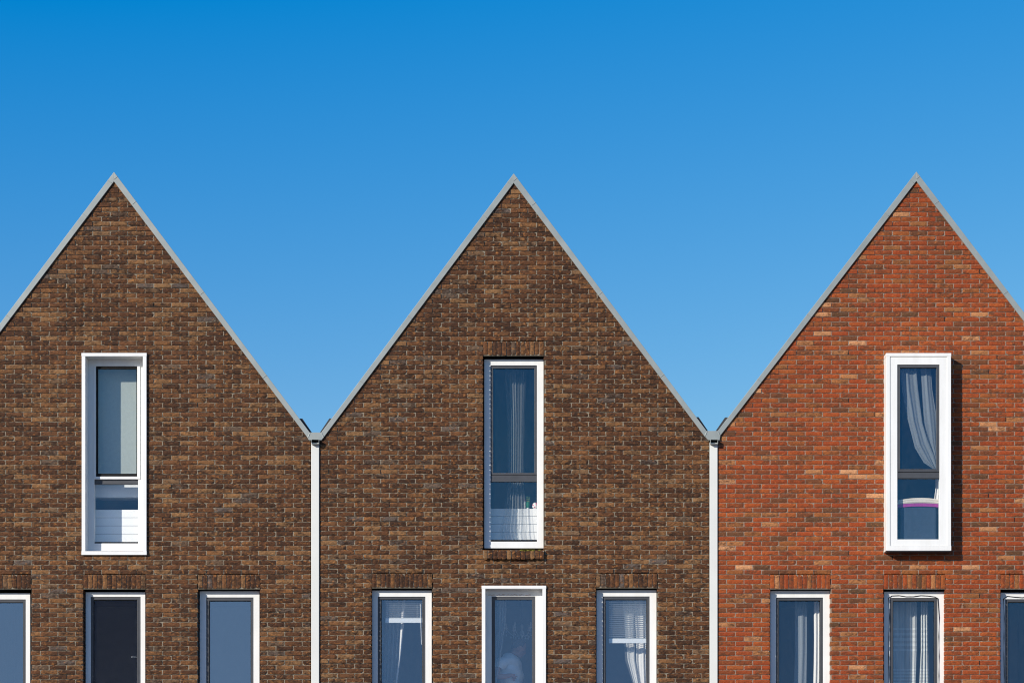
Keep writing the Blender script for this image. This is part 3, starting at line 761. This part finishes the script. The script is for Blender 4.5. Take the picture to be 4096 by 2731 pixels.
CHAIRM = simple('blue_grey_upholstery', (0.025, 0.045, 0.075), 0.9, 0.15, 20)
t = thing('armchair', (X(3675, 0.1), 0.15, 5.73), 'blue-grey chair seen from behind in the lower pane of the red house attic window', 'chair')
m = MB(); a = R4(3601, 3748, 2022, 2178, -0.06); m.box(a[0], a[1], -0.06, 0.06, a[2], a[3]); m.build('backrest', CHAIRM, t, bevel=0.03)
m = MB(); m.box(a[0], a[1], 0.175, 0.65, 6.02, 6.14); m.build('seat', CHAIRM, t, bevel=0.03)
m = MB(); m.box(a[0]+0.02, a[0]+0.06, 0.1, 0.14, 5.74, 6.0); m.build('leg', BLACK, t)
m = MB(); m.box(a[1]-0.06, a[1]-0.02, 0.1, 0.14, 5.74, 6.0); m.build('leg', BLACK, t)
CREAM = simple('cream_wool', (0.62, 0.56, 0.46), 0.95, 0.08, 40, bump=0.4); MAG = simple('magenta_wool', (0.30, 0.03, 0.22), 0.95, 0.15, 40, bump=0.4)
CREAM2 = simple('cream_wool_stripe', (0.42, 0.38, 0.31), 0.95, 0.08, 40)
def arch(m, yt_, yb_, y0, y1, mi=0):
    pts_t = []; pts_b = []
    for i in range(17):
        u = i/16; px_ = 3590 + 168*u; bow = 9.0*(1-(2*u-1.1)**2)
        pts_t.append((px_, yt_ - bow)); pts_b.append((px_, yb_ - bow*0.55 + 0.5))
    vs = []
    for (a_, b_) in zip(pts_t, pts_b):
        vs += [(X(a_[0], y0), y0, Z(a_[1], y0)), (X(b_[0], y0), y0, Z(b_[1], y0)), (X(a_[0], y0), y1, Z(a_[1], y0)), (X(b_[0], y0), y1, Z(b_[1], y0))]
    fs = [(0, 1, 3, 2), (64, 66, 67, 65)]
    for i in range(16):
        k = i*4; fs += [(k, k+4, k+5, k+1), (k+2, k+3, k+7, k+6), (k, k+2, k+6, k+4), (k+1, k+5, k+7, k+3)]
    m.add(vs, fs, mi)
t = thing('folded_blanket', (X(3674, 0.03), 0.1, Z(2025)), 'cream blanket with a magenta border laid over the chair back', 'blanket')
m = MB()
for i in range(4): arch(m, 1999+i*4.2, 1999+i*4.2+3.6, -0.075 + 0.002*(i % 2), 0.07, i % 2)
m.build('wool', [CREAM, CREAM2], t)
m = MB(); arch(m, 2015.6, 2028.5, -0.070, 0.07); m.build('border', MAG, t)

# middle house, first floor
def venetian(x0, x1, yt, yr, rail, label, wand=None, tilt=0.5):
    y = 0.20
    t = thing('venetian_blind', U((x0+x1)/2, rail, y), label, 'blind', 'white venetian blinds')
    a = R4(x0, x1, yt-10, yr, y)
    m = MB(); m.box(a[0], a[1], y-0.012, y+0.014, a[3]+0.003, a[3]+0.03); m.build('head_rail', SLAT, t)
    n = int((yr-yt)/7.3); m = MB()
    for i in range(n+1):
        z = Z(yt+(yr-yt)*i/n, y); w = 0.012
        m.add([(a[0], y-w, z+0.0052), (a[1], y-w, z+0.0052), (a[1], y, z+0.0012), (a[0], y, z+0.0012), (a[1], y+w, z-0.005), (a[0], y+w, z-0.005)], [(0, 1, 2, 3), (3, 2, 4, 5)])
    o = m.build('slats', SLAT, t); s = o.modifiers.new('t', 'SOLIDIFY'); s.thickness = 0.0008
    b = R4(x0-2, x1, yr+1.5, rail, y); m = MB(); m.box(b[0], b[1], y-0.014, y+0.014, b[2], b[3]); m.build('bottom_rail', SLAT, t, bevel=0.003)
    for fx in (0.05, 0.82):
        m = MB(); xx = a[0]+(a[1]-a[0])*fx; m.tube([(xx, y-0.014, b[3]), (xx, y-0.014, a[3])], 0.0012, 5); m.build('cord', SLAT, t)
    if wand:
        m = MB(); m.tube([U(wand[0], yt, y-0.02), U(wand[1], wand[2], y-0.022)], 0.004, 6); m.build('wand', WPL, t)
    return t
venetian(1543.5, 1696, 2405, 2470, 2490, 'white venetian blind raised high in the left first-floor window of the middle house', (1681, 1686, 2576))
venetian(2437, 2592, 2400, 2552, 2571, 'white venetian blind half lowered in the right first-floor window of the middle house')
curtain('curtain', [(1514, 2380), (1517, 2560), (1516, 2700), (1512, 2900), (1510, 3040)], [(1622, 2380), (1615, 2500), (1606, 2600), (1590, 2731), (1560, 3040)], 0.33, SHEER_FULL,
        'thin curtain drawn to the left behind the raised venetian blind', 6, 0.02, 90, group=CG)
curtain('curtain', [(1611, 2380), (1603, 2500), (1596, 2620), (1582, 2731), (1556, 3040)], [(1624, 2380), (1615, 2500), (1603, 2620), (1588, 2731), (1562, 3040)], 0.30, COTTON,
        'narrow bright white hem of curtain behind the raised venetian blind', 1, 0.006, 12, group=CG)
for k, (l0, r0, l1, r1, mt, lab) in enumerate([
        (2487, 2535, 2533, 2560, SHEER, 'thin curtain edge behind the half lowered venetian blind'),
        (2497, 2536, 2538, 2556, COTTON, 'left white curtain fold behind the half lowered venetian blind'),
        (2541, 2576, 2553, 2582, COTTON, 'broad middle white curtain fold behind the half lowered venetian blind'),
        (2576, 2600, 2583, 2600, COTTON, 'right white curtain fold behind the half lowered venetian blind')]):
    curtain('curtain', [(l0-8, 2385), (l0+4, 2540), (l0+14 if k < 2 else l0+3, 2640), (l1, 2740), (l1+10, 3040)],
            [(r0+0, 2385), (r0+1, 2540), (r0+5 if k < 2 else r0+3, 2640), (r1, 2740), (r1+10, 3040)], 0.33+0.02*k, mt, lab, 1.2, 0.008, 36, group=CG)
# window with the person
curtain('curtain', [(1972, 2380), (1975, 2520), (1972, 2620), (1964, 2731), (1950, 3040)], [(2029, 2380), (2022, 2500), (2006, 2600), (1985, 2731), (1962, 3040)], 0.30, SHEER_FULL,
        'thin curtain on the left of the window where the person stands', 5, 0.02, 70, group=CG)
# sheer curtains of the red house
curtain('curtain', [(3180, 2385), (3181, 2600), (3176, 2731), (3170, 3040)], [(3228, 2385), (3228, 2600), (3226, 2731), (3226, 3040)], 0.36, SHEER_GREY,
        'plain grey voile band in the left first-floor window of the red house', 1, 0.01, 30, group=CG)
curtain('curtain', [(3256, 2385), (3257, 2560), (3256, 2650), (3254, 2731), (3252, 3040)], [(3296, 2385)]*2 + [(3296, 2650), (3296, 2731), (3296, 3040)], 0.32, COTTON,
        'white curtain at the right edge of the left first-floor window of the red house', 3, 0.012, 36, group=CG)
curtain('curtain', [(3566, 2385), (3566, 2600), (3566, 2731), (3566, 3040)], [(3632, 2385), (3632, 2600), (3632, 2731), (3632, 3040)], 0.40, SHEER_PLAID,
        'dim banded voile on the left of the gasket-draped window', 2, 0.006, 40, group=CG)
curtain('curtain', [(3627, 2385), (3627, 2600), (3627, 2731), (3627, 3040)], [(3668, 2385), (3668, 2600), (3664, 2731), (3660, 3040)], 0.36, SHEER_PLAID,
        'banded voile fold in the centre of the gasket-draped window', 2, 0.012, 40, group=CG)
curtain('curtain', [(3684, 2385), (3684, 2600), (3678, 2731), (3672, 3040)], [(3712, 2385), (3714, 2600), (3718, 2731), (3722, 3040)], 0.34, SHEER_PLAID,
        'brighter banded voile fold on the right of the gasket-draped window', 3, 0.014, 40, group=CG)

# chandelier
CRY = simple('crystal', (0.75, 0.8, 0.85), 0.08, 0.05, spec=1.0); 
cxp, yy = 2088, 0.95
t = thing('chandelier', U(cxp, 2560, yy), 'small glass chandelier with candle holders behind the middle first-floor window', 'chandelier')
zc = Z(2530, yy)
m = MB(); m.lathe([(0.012, zc+0.95), (0.004, zc+0.9), (0.004, zc+0.12), (0.02, zc+0.10), (0.012, zc+0.04), (0.035, zc), (0.018, zc-0.05), (0.006, zc-0.08)], X(cxp, yy), yy); m.build('stem', SLAT, t, smooth=True)
for k in range(6):
    an = math.pi/3*k + 0.05; c_, s_ = math.cos(an), math.sin(an); R_ = 0.21
    m = MB(); m.tube([(X(cxp, yy)+c_*R_*q, yy+s_*R_*q, zc - 0.05*math.sin(q*3.1)+0.05*q*q) for q in [i/8 for i in range(9)]], 0.005, 6)
    m.lathe([(0.004, zc+0.045), (0.024, zc+0.06), (0.02, zc+0.064)], X(cxp, yy)+c_*R_, yy+s_*R_); arm = m.build('arm', SLAT, t, smooth=True)
    m = MB(); m.lathe([(0.012, zc+0.064), (0.012, zc+0.125)], X(cxp, yy)+c_*R_, yy+s_*R_); m.build('candle', WPL, arm, smooth=True)
    for q, dz in ((1.0, 0.0), (1.0, -0.04), (0.7, -0.07), (0.4, -0.08)):
        m = MB(); m.lathe([(0.001, zc+dz+0.03), (0.007, zc+dz+0.012), (0.001, zc+dz-0.012)], X(cxp, yy)+c_*R_*q, yy+s_*R_*q, 6); m.build('crystal_drop', CRY, arm)

# ------------------------------------------------------------------ person
SKIN = simple('skin', (0.50, 0.26, 0.19), 0.5, 0.06, 12); SHIRT = simple('white_tshirt', (0.85, 0.86, 0.88), 0.9, 0.03, 12, bump=0.2)
TROU = simple('dark_trousers', (0.05, 0.055, 0.08), 0.9, 0.1); HAIR = simple('short_grey_hair', (0.14, 0.11, 0.10), 0.8, 0.3, 60, bump=0.5)
def skin_blob(name, verts, edges, radii, extra, mat, parent, voxel):
    me = bpy.data.meshes.new(name+'_rig'); me.from_pydata([tuple(v) for v in verts], edges, [])
    o = bpy.data.objects.new(name+'_rig', me); COL.objects.link(o)
    md = o.modifiers.new('s', 'SKIN'); md.use_smooth_shade = True
    sv = me.skin_vertices[0].data
    for i, r in enumerate(radii):
        sv[i].radius = r if isinstance(r, tuple) else (r, r); sv[i].use_root = (i == 0)
    sb = o.modifiers.new('u', 'SUBSURF'); sb.levels = 2; sb.render_levels = 2
    dg = bpy.context.evaluated_depsgraph_get(); me2 = bpy.data.meshes.new_from_object(o.evaluated_get(dg))
    bpy.data.objects.remove(o)
    bm = bmesh.new(); bm.from_mesh(me2)
    for (c, r3, rot) in extra:
        M = Matrix.Translation(c) @ rot @ Matrix.Diagonal((*r3, 1)); bmesh.ops.create_icosphere(bm, subdivisions=3, radius=1.0, matrix=M)
    bm.to_mesh(me2); bm.free()
    o = bpy.data.objects.new(name, me2); COL.objects.link(o)
    rm = o.modifiers.new('r', 'REMESH'); rm.mode = 'VOXEL'; rm.voxel_size = voxel; rm.use_smooth_shade = True
    sm = o.modifiers.new('sm', 'SMOOTH'); sm.factor = 0.5; sm.iterations = 3
    dg = bpy.context.evaluated_depsgraph_get(); me3 = bpy.data.meshes.new_from_object(o.evaluated_get(dg)); bpy.data.objects.remove(o)
    off = origin_of(parent) if parent else Vector((0, 0, 0))
    for v in me3.vertices: v.co -= off
    me3.materials.clear(); me3.materials.append(mat)
    me3.polygons.foreach_set('use_smooth', [True]*len(me3.polygons)); me3.polygons.foreach_set('material_index', [0]*len(me3.polygons))
    o = bpy.data.objects.new(name, me3); COL.objects.link(o)
    if parent: o.parent = parent
    return o
py_ = 0.68
def P(cx_, cy_, dy=0.0): return U(1900+cx_/3.909, 2330+cy_/3.909, py_+dy)
per = thing('person', (P(560, 1700).x, py_, 2.87), 'person in a white T-shirt with bowed head standing behind the middle first-floor window', 'person')
hip = P(545, 1800); chest = P(545, 1330); nb_ = P(585, 1150); headc = P(695, 1010)
floor_z = 2.87
verts = [hip, P(560, 1580), chest, P(535, 1210), nb_, P(630, 1090),            # 0-5 spine, neck
         P(450, 1215, -0.17), P(345, 1330, -0.25), P(330, 1455, -0.30), P(450, 1465, -0.29), P(560, 1435, -0.27),   # 6-10 near arm
         P(600, 1450, -0.26),                                                     # 11 palm
         P(560, 1215, 0.17), P(600, 1380, 0.22), P(640, 1560, 0.20), P(700, 1600, 0.10), P(740, 1610, 0.02)]    # 12-16 far arm
edges = [(0, 1), (1, 2), (2, 3), (3, 4), (4, 5), (3, 6), (6, 7), (7, 8), (8, 9), (9, 10), (10, 11), (3, 12), (12, 13), (13, 14), (14, 15), (15, 16)]
radii = [(0.19, 0.16), (0.20, 0.16), (0.19, 0.17), (0.13, 0.12), 0.062, 0.058, 0.062, 0.052, 0.045, 0.040, 0.028, (0.036, 0.016), 0.06, 0.05, 0.043, 0.036, (0.034, 0.018)]
# fingers of the near hand, splayed, and thumb
fing = [((620, 1455), (650, 1462), (668, 1472)), ((618, 1468), (640, 1492), (652, 1505)), ((606, 1478), (618, 1512), (622, 1535)), ((594, 1480), (600, 1510), (600, 1532))]
for i, (a_, b_, c_) in enumerate(fing):
    dd = -0.272 + 0.008*i; n0 = len(verts)
    verts += [P(*a_, dd), P(*b_, dd+0.004), P(*c_, dd+0.010)]; radii += [0.0095, 0.0088, 0.0075]; edges += [(11, n0), (n0, n0+1), (n0+1, n0+2)]
n0 = len(verts); verts += [P(604, 1432, -0.275), P(632, 1430, -0.28)]; radii += [0.011, 0.009]; edges += [(10, n0), (n0, n0+1)]
for i in range(4):   # far hand
    n0 = len(verts); verts += [P(760, 1600+14*i, 0.01-0.01*i), P(785, 1606+14*i, -0.01*i)]; radii += [0.0095, 0.008]; edges += [(16, n0), (n0, n0+1)]
# legs
for sgn in (-1, 1):
    n0 = len(verts); hx = hip.x
    verts += [Vector((hx, py_+0.10*sgn, hip.z-0.12)), Vector((hx+0.04, py_+0.11*sgn, floor_z+0.50)), Vector((hx-0.02, py_+0.11*sgn, floor_z+0.09)), Vector((hx+0.05, py_+0.12*sgn, floor_z+0.035)), Vector((hx+0.14, py_+0.12*sgn, floor_z+0.03))]
    radii += [0.085, 0.06, 0.04, 0.038, 0.03]; edges += [(0, n0), (n0, n0+1), (n0+1, n0+2), (n0+2, n0+3), (n0+3, n0+4)]
tilt = Matrix.Rotation(math.radians(28), 4, 'Y')
def hp(dx, dy, dz): return headc + (tilt.to_3x3() @ Vector((dx, dy, dz)))
extra = [(headc + Vector((-0.005, 0, 0.012)), (0.098, 0.076, 0.100), tilt), (hp(0.035, 0, -0.060), (0.062, 0.055, 0.062), tilt), (hp(0.060, 0, -0.098), (0.030, 0.034, 0.024), tilt),
         (hp(0.094, 0, -0.030), (0.016, 0.012, 0.022), tilt), (hp(0.078, 0, 0.008), (0.016, 0.045, 0.010), tilt), (hp(0.080, 0, -0.070), (0.012, 0.022, 0.008), tilt),
         (hp(-0.005, -0.078, -0.025), (0.020, 0.010, 0.032), tilt), (hp(-0.005, 0.078, -0.025), (0.020, 0.010, 0.032), tilt),
         (hp(0.078, -0.03, -0.014), (0.009, 0.013, 0.008), tilt), (hp(0.078, 0.03, -0.014), (0.009, 0.013, 0.008), tilt), (P(640, 1080), (0.055, 0.052, 0.07), tilt)]
body = skin_blob('body', verts, edges, radii, extra, SKIN, per, 0.005)
# clothes: shells lifted off the body, chosen by the limb each point belongs to
def seg_near(p):
    best = (9, 0, 0)
    for k, (a_, b_) in enumerate(edges):
        A, B = verts[a_], verts[b_]; d_ = B-A; t_ = max(0.0, min(1.0, (p-A).dot(d_)/max(d_.length_squared, 1e-9)))
        dist = (p-(A+d_*t_)).length/(0.24 if k in (0, 1, 2) else (0.05 if k >= 8 and k not in (11, 12) else 0.06))
        if dist < best[0]: best = (dist, k, t_)
    return best[1], best[2]
def garment(name, keep, lift, mat):
    bm = bmesh.new(); bm.from_mesh(body.data); off = origin_of(per)
    bm.normal_update(); cut = [v for v in bm.verts if not keep(*seg_near(v.co+off), v.co+off)]
    bmesh.ops.delete(bm, geom=cut, context='VERTS')
    for v in bm.verts:
        n_ = v.normal.copy(); k_, t_ = seg_near(v.co+off); v.co = v.co + n_*lift(k_, t_, v.co+off)
    for _ in range(4): bmesh.ops.smooth_vert(bm, verts=bm.verts, factor=0.5, use_axis_x=True, use_axis_y=True, use_axis_z=True)
    me = bpy.data.meshes.new(name); bm.to_mesh(me); bm.free(); me.materials.clear(); me.materials.append(mat)
    me.polygons.foreach_set('use_smooth', [True]*len(me.polygons))
    o = bpy.data.objects.new(name, me); COL.objects.link(o); o.parent = per
    q = o.modifiers.new('t', 'SOLIDIFY'); q.thickness = 0.004; q.offset = 1
    return o
waist = hip.z + 0.02; n_leg = len(verts)-10
leg_ks = [k for k, e_ in enumerate(edges) if min(e_) >= n_leg or (e_[0] == 0 and e_[1] >= n_leg)]
foot_ks = [leg_ks[3], leg_ks[4], leg_ks[8], leg_ks[9]]
def in_shirt(k, t, p):
    if p.z > nb_.z+0.015 or (p-headc).length < 0.155: return False
    if k in leg_ks: return p.z > waist
    if k == 0: return p.z > waist
    if k in (1, 2, 5, 11): return True
    if k == 3: return t < 0.55
    return (k in (6,)) or (k == 7 and t < 0.15) or k == 12
garment('tshirt', in_shirt, lambda k, t, p: 0.020 + 0.010*math.sin(p.z*38+p.x*21) + (0.004 if k in (6, 7, 12) else 0.0), SHIRT)
garment('trousers', lambda k, t, p: (k in leg_ks and k not in foot_ks and p.z <= waist+0.03) or (k == 0 and p.z <= waist+0.03), lambda k, t, p: 0.012, TROU)
# short hair: cap over the back and top of the skull
bm = bmesh.new(); bmesh.ops.create_icosphere(bm, subdivisions=4, radius=1.0)
bmesh.ops.delete(bm, geom=[v for v in bm.verts if v.co.x > 0.55 or v.co.z < -0.35 + 0.5*v.co.x or (v.co.z < 0.05 and v.co.x > 0.15)], context='VERTS')
me = bpy.data.meshes.new('hair')
for v in bm.verts:
    q = tilt.to_3x3() @ Vector((v.co.x*0.103, v.co.y*0.081, v.co.z*0.105)); v.co = headc + Vector((-0.005, 0, 0.012)) + q - origin_of(per)
bm.to_mesh(me); bm.free(); me.materials.append(HAIR)
hr = bpy.data.objects.new('hair', me); COL.objects.link(hr); hr.parent = per
sm = hr.modifiers.new('t', 'SOLIDIFY'); sm.thickness = 0.006

# ------------------------------------------------------------------ ground
def paving():
    m, nt, _, L = new_mat('paving')
    b = N(nt, 'ShaderNodeTexBrick'); b.inputs['Scale'].default_value = 5.0; b.inputs['Mortar Size'].default_value = 0.012
    b.inputs['Color1'].default_value = (0.16, 0.13, 0.115, 1); b.inputs['Color2'].default_value = (0.22, 0.18, 0.16, 1); b.inputs['Mortar'].default_value = (0.09, 0.08, 0.07, 1)
    L.new(pos(nt), b.inputs['Vector']); n = noise(nt, pos(nt), 3, 4); r = ramp(nt, [(0.3, (0.8,)*3), (0.7, (1.15,)*3)]); L.new(n, r.inputs[0])
    finish(nt, mixc(nt, 1.0, b.outputs[0], r.outputs[0], 'MULTIPLY'), 0.9, noise(nt, pos(nt), 40, 3), 0.3)
    return m
ASPH = simple('asphalt', (0.055, 0.055, 0.057), 0.9, 0.2, 20, bump=0.4)
m = MB(); m.add([(-400, -400, -0.13), (400, -400, -0.13), (400, 400, -0.13), (-400, 400, -0.13)], [(0, 1, 2, 3)])
tag(m.build('ground', simple('soil', (0.12, 0.11, 0.08), 0.95, 0.2, 2)), kind='structure')
m = MB(); m.box(-60, 60, -5.0, 0.05, -0.12, -0.002); tag(m.build('pavement', paving()), kind='structure')
m = MB(); m.add([(-60, -24, -0.126), (60, -24, -0.126), (60, -5.14, -0.126), (-60, -5.14, -0.126)], [(0, 1, 2, 3)]); tag(m.build('road', ASPH), kind='structure')
m = MB(); m.box(-60, 60, -5.12, -5.001, -0.12, 0.0); tag(m.build('kerb', simple('kerb_concrete', (0.35, 0.34, 0.32), 0.9, 0.1)), kind='structure')

# ------------------------------------------------------------------ light, sky, camera
sdir = Vector((1.12, 1.0, -0.65)).normalized()      # the way the sunlight travels
ld = bpy.data.lights.new('sun', 'SUN'); ld.energy = 4.6; ld.angle = math.radians(0.5); ld.color = (1.0, 0.945, 0.86)
lo = bpy.data.objects.new('sun', ld); COL.objects.link(lo); lo.rotation_euler = sdir.to_track_quat('-Z', 'Y').to_euler(); lo.location = (-20, -20, 20)
wd = bpy.data.worlds.new('World'); scene.world = wd; wd.use_nodes = True
nt = wd.node_tree; nt.nodes.clear()
sky = nt.nodes.new('ShaderNodeTexSky'); sky.sky_type = 'NISHITA'; sky.sun_disc = False
el = math.asin(-sdir.z); sky.sun_elevation = el
sky.sun_rotation = math.atan2(-sdir.x, -sdir.y)
sky.altitude = 0; sky.air_density = 1.0; sky.dust_density = 0.3; sky.ozone_density = 3.0
hs = nt.nodes.new('ShaderNodeHueSaturation'); hs.inputs['Saturation'].default_value = 1.25; hs.inputs['Value'].default_value = 1.0
bg = nt.nodes.new('ShaderNodeBackground'); bg.inputs[1].default_value = 0.1044
out = nt.nodes.new('ShaderNodeOutputWorld')
nt.links.new(sky.outputs[0], hs.inputs['Color']); 
sp_ = nt.nodes.new('ShaderNodeSeparateColor'); cb_ = nt.nodes.new('ShaderNodeCombineColor'); nt.links.new(hs.outputs[0], sp_.inputs[0])
r_ = math_(nt, 'MAXIMUM', math_(nt, 'MULTIPLY', math_(nt, 'SUBTRACT', sp_.outputs[0], 0.49), 1.7), 0.0)
g_ = math_(nt, 'MULTIPLY', sp_.outputs[1], 1.1)
b_ = math_(nt, 'MULTIPLY', math_(nt, 'POWER', sp_.outputs[2], 0.45), 2.71)
r_ = math_(nt, 'MINIMUM', r_, 4.0); g_ = math_(nt, 'MINIMUM', g_, 4.3); b_ = math_(nt, 'MINIMUM', b_, 5.9)
for i_, v_ in enumerate((r_, g_, b_)): nt.links.new(v_, cb_.inputs[i_])
nt.links.new(cb_.outputs[0], bg.inputs[0]); nt.links.new(bg.outputs[0], out.inputs[0])

cd = bpy.data.cameras.new('camera'); cam = bpy.data.objects.new('camera', cd); COL.objects.link(cam); scene.camera = cam
cam.location = (0, -D, EYE); cam.rotation_euler = (math.radians(90), 0, 0)
cd.sensor_width = 36; cd.lens = 36*D/(4096*S); cd.shift_y = (CY-1365.5)/4096; cd.clip_end = 2000; cd.clip_start = 0.1
scene.view_settings.view_transform = 'Standard'; scene.view_settings.look = 'None'; scene.view_settings.gamma = 1.0
scene.view_settings.exposure = 0.35
scene.render.engine = 'CYCLES'
scene.cycles.filter_width = 1.1; scene.cycles.max_bounces = 8; scene.cycles.transparent_max_bounces = 16
scene.render.resolution_x = 1024; scene.render.resolution_y = 682
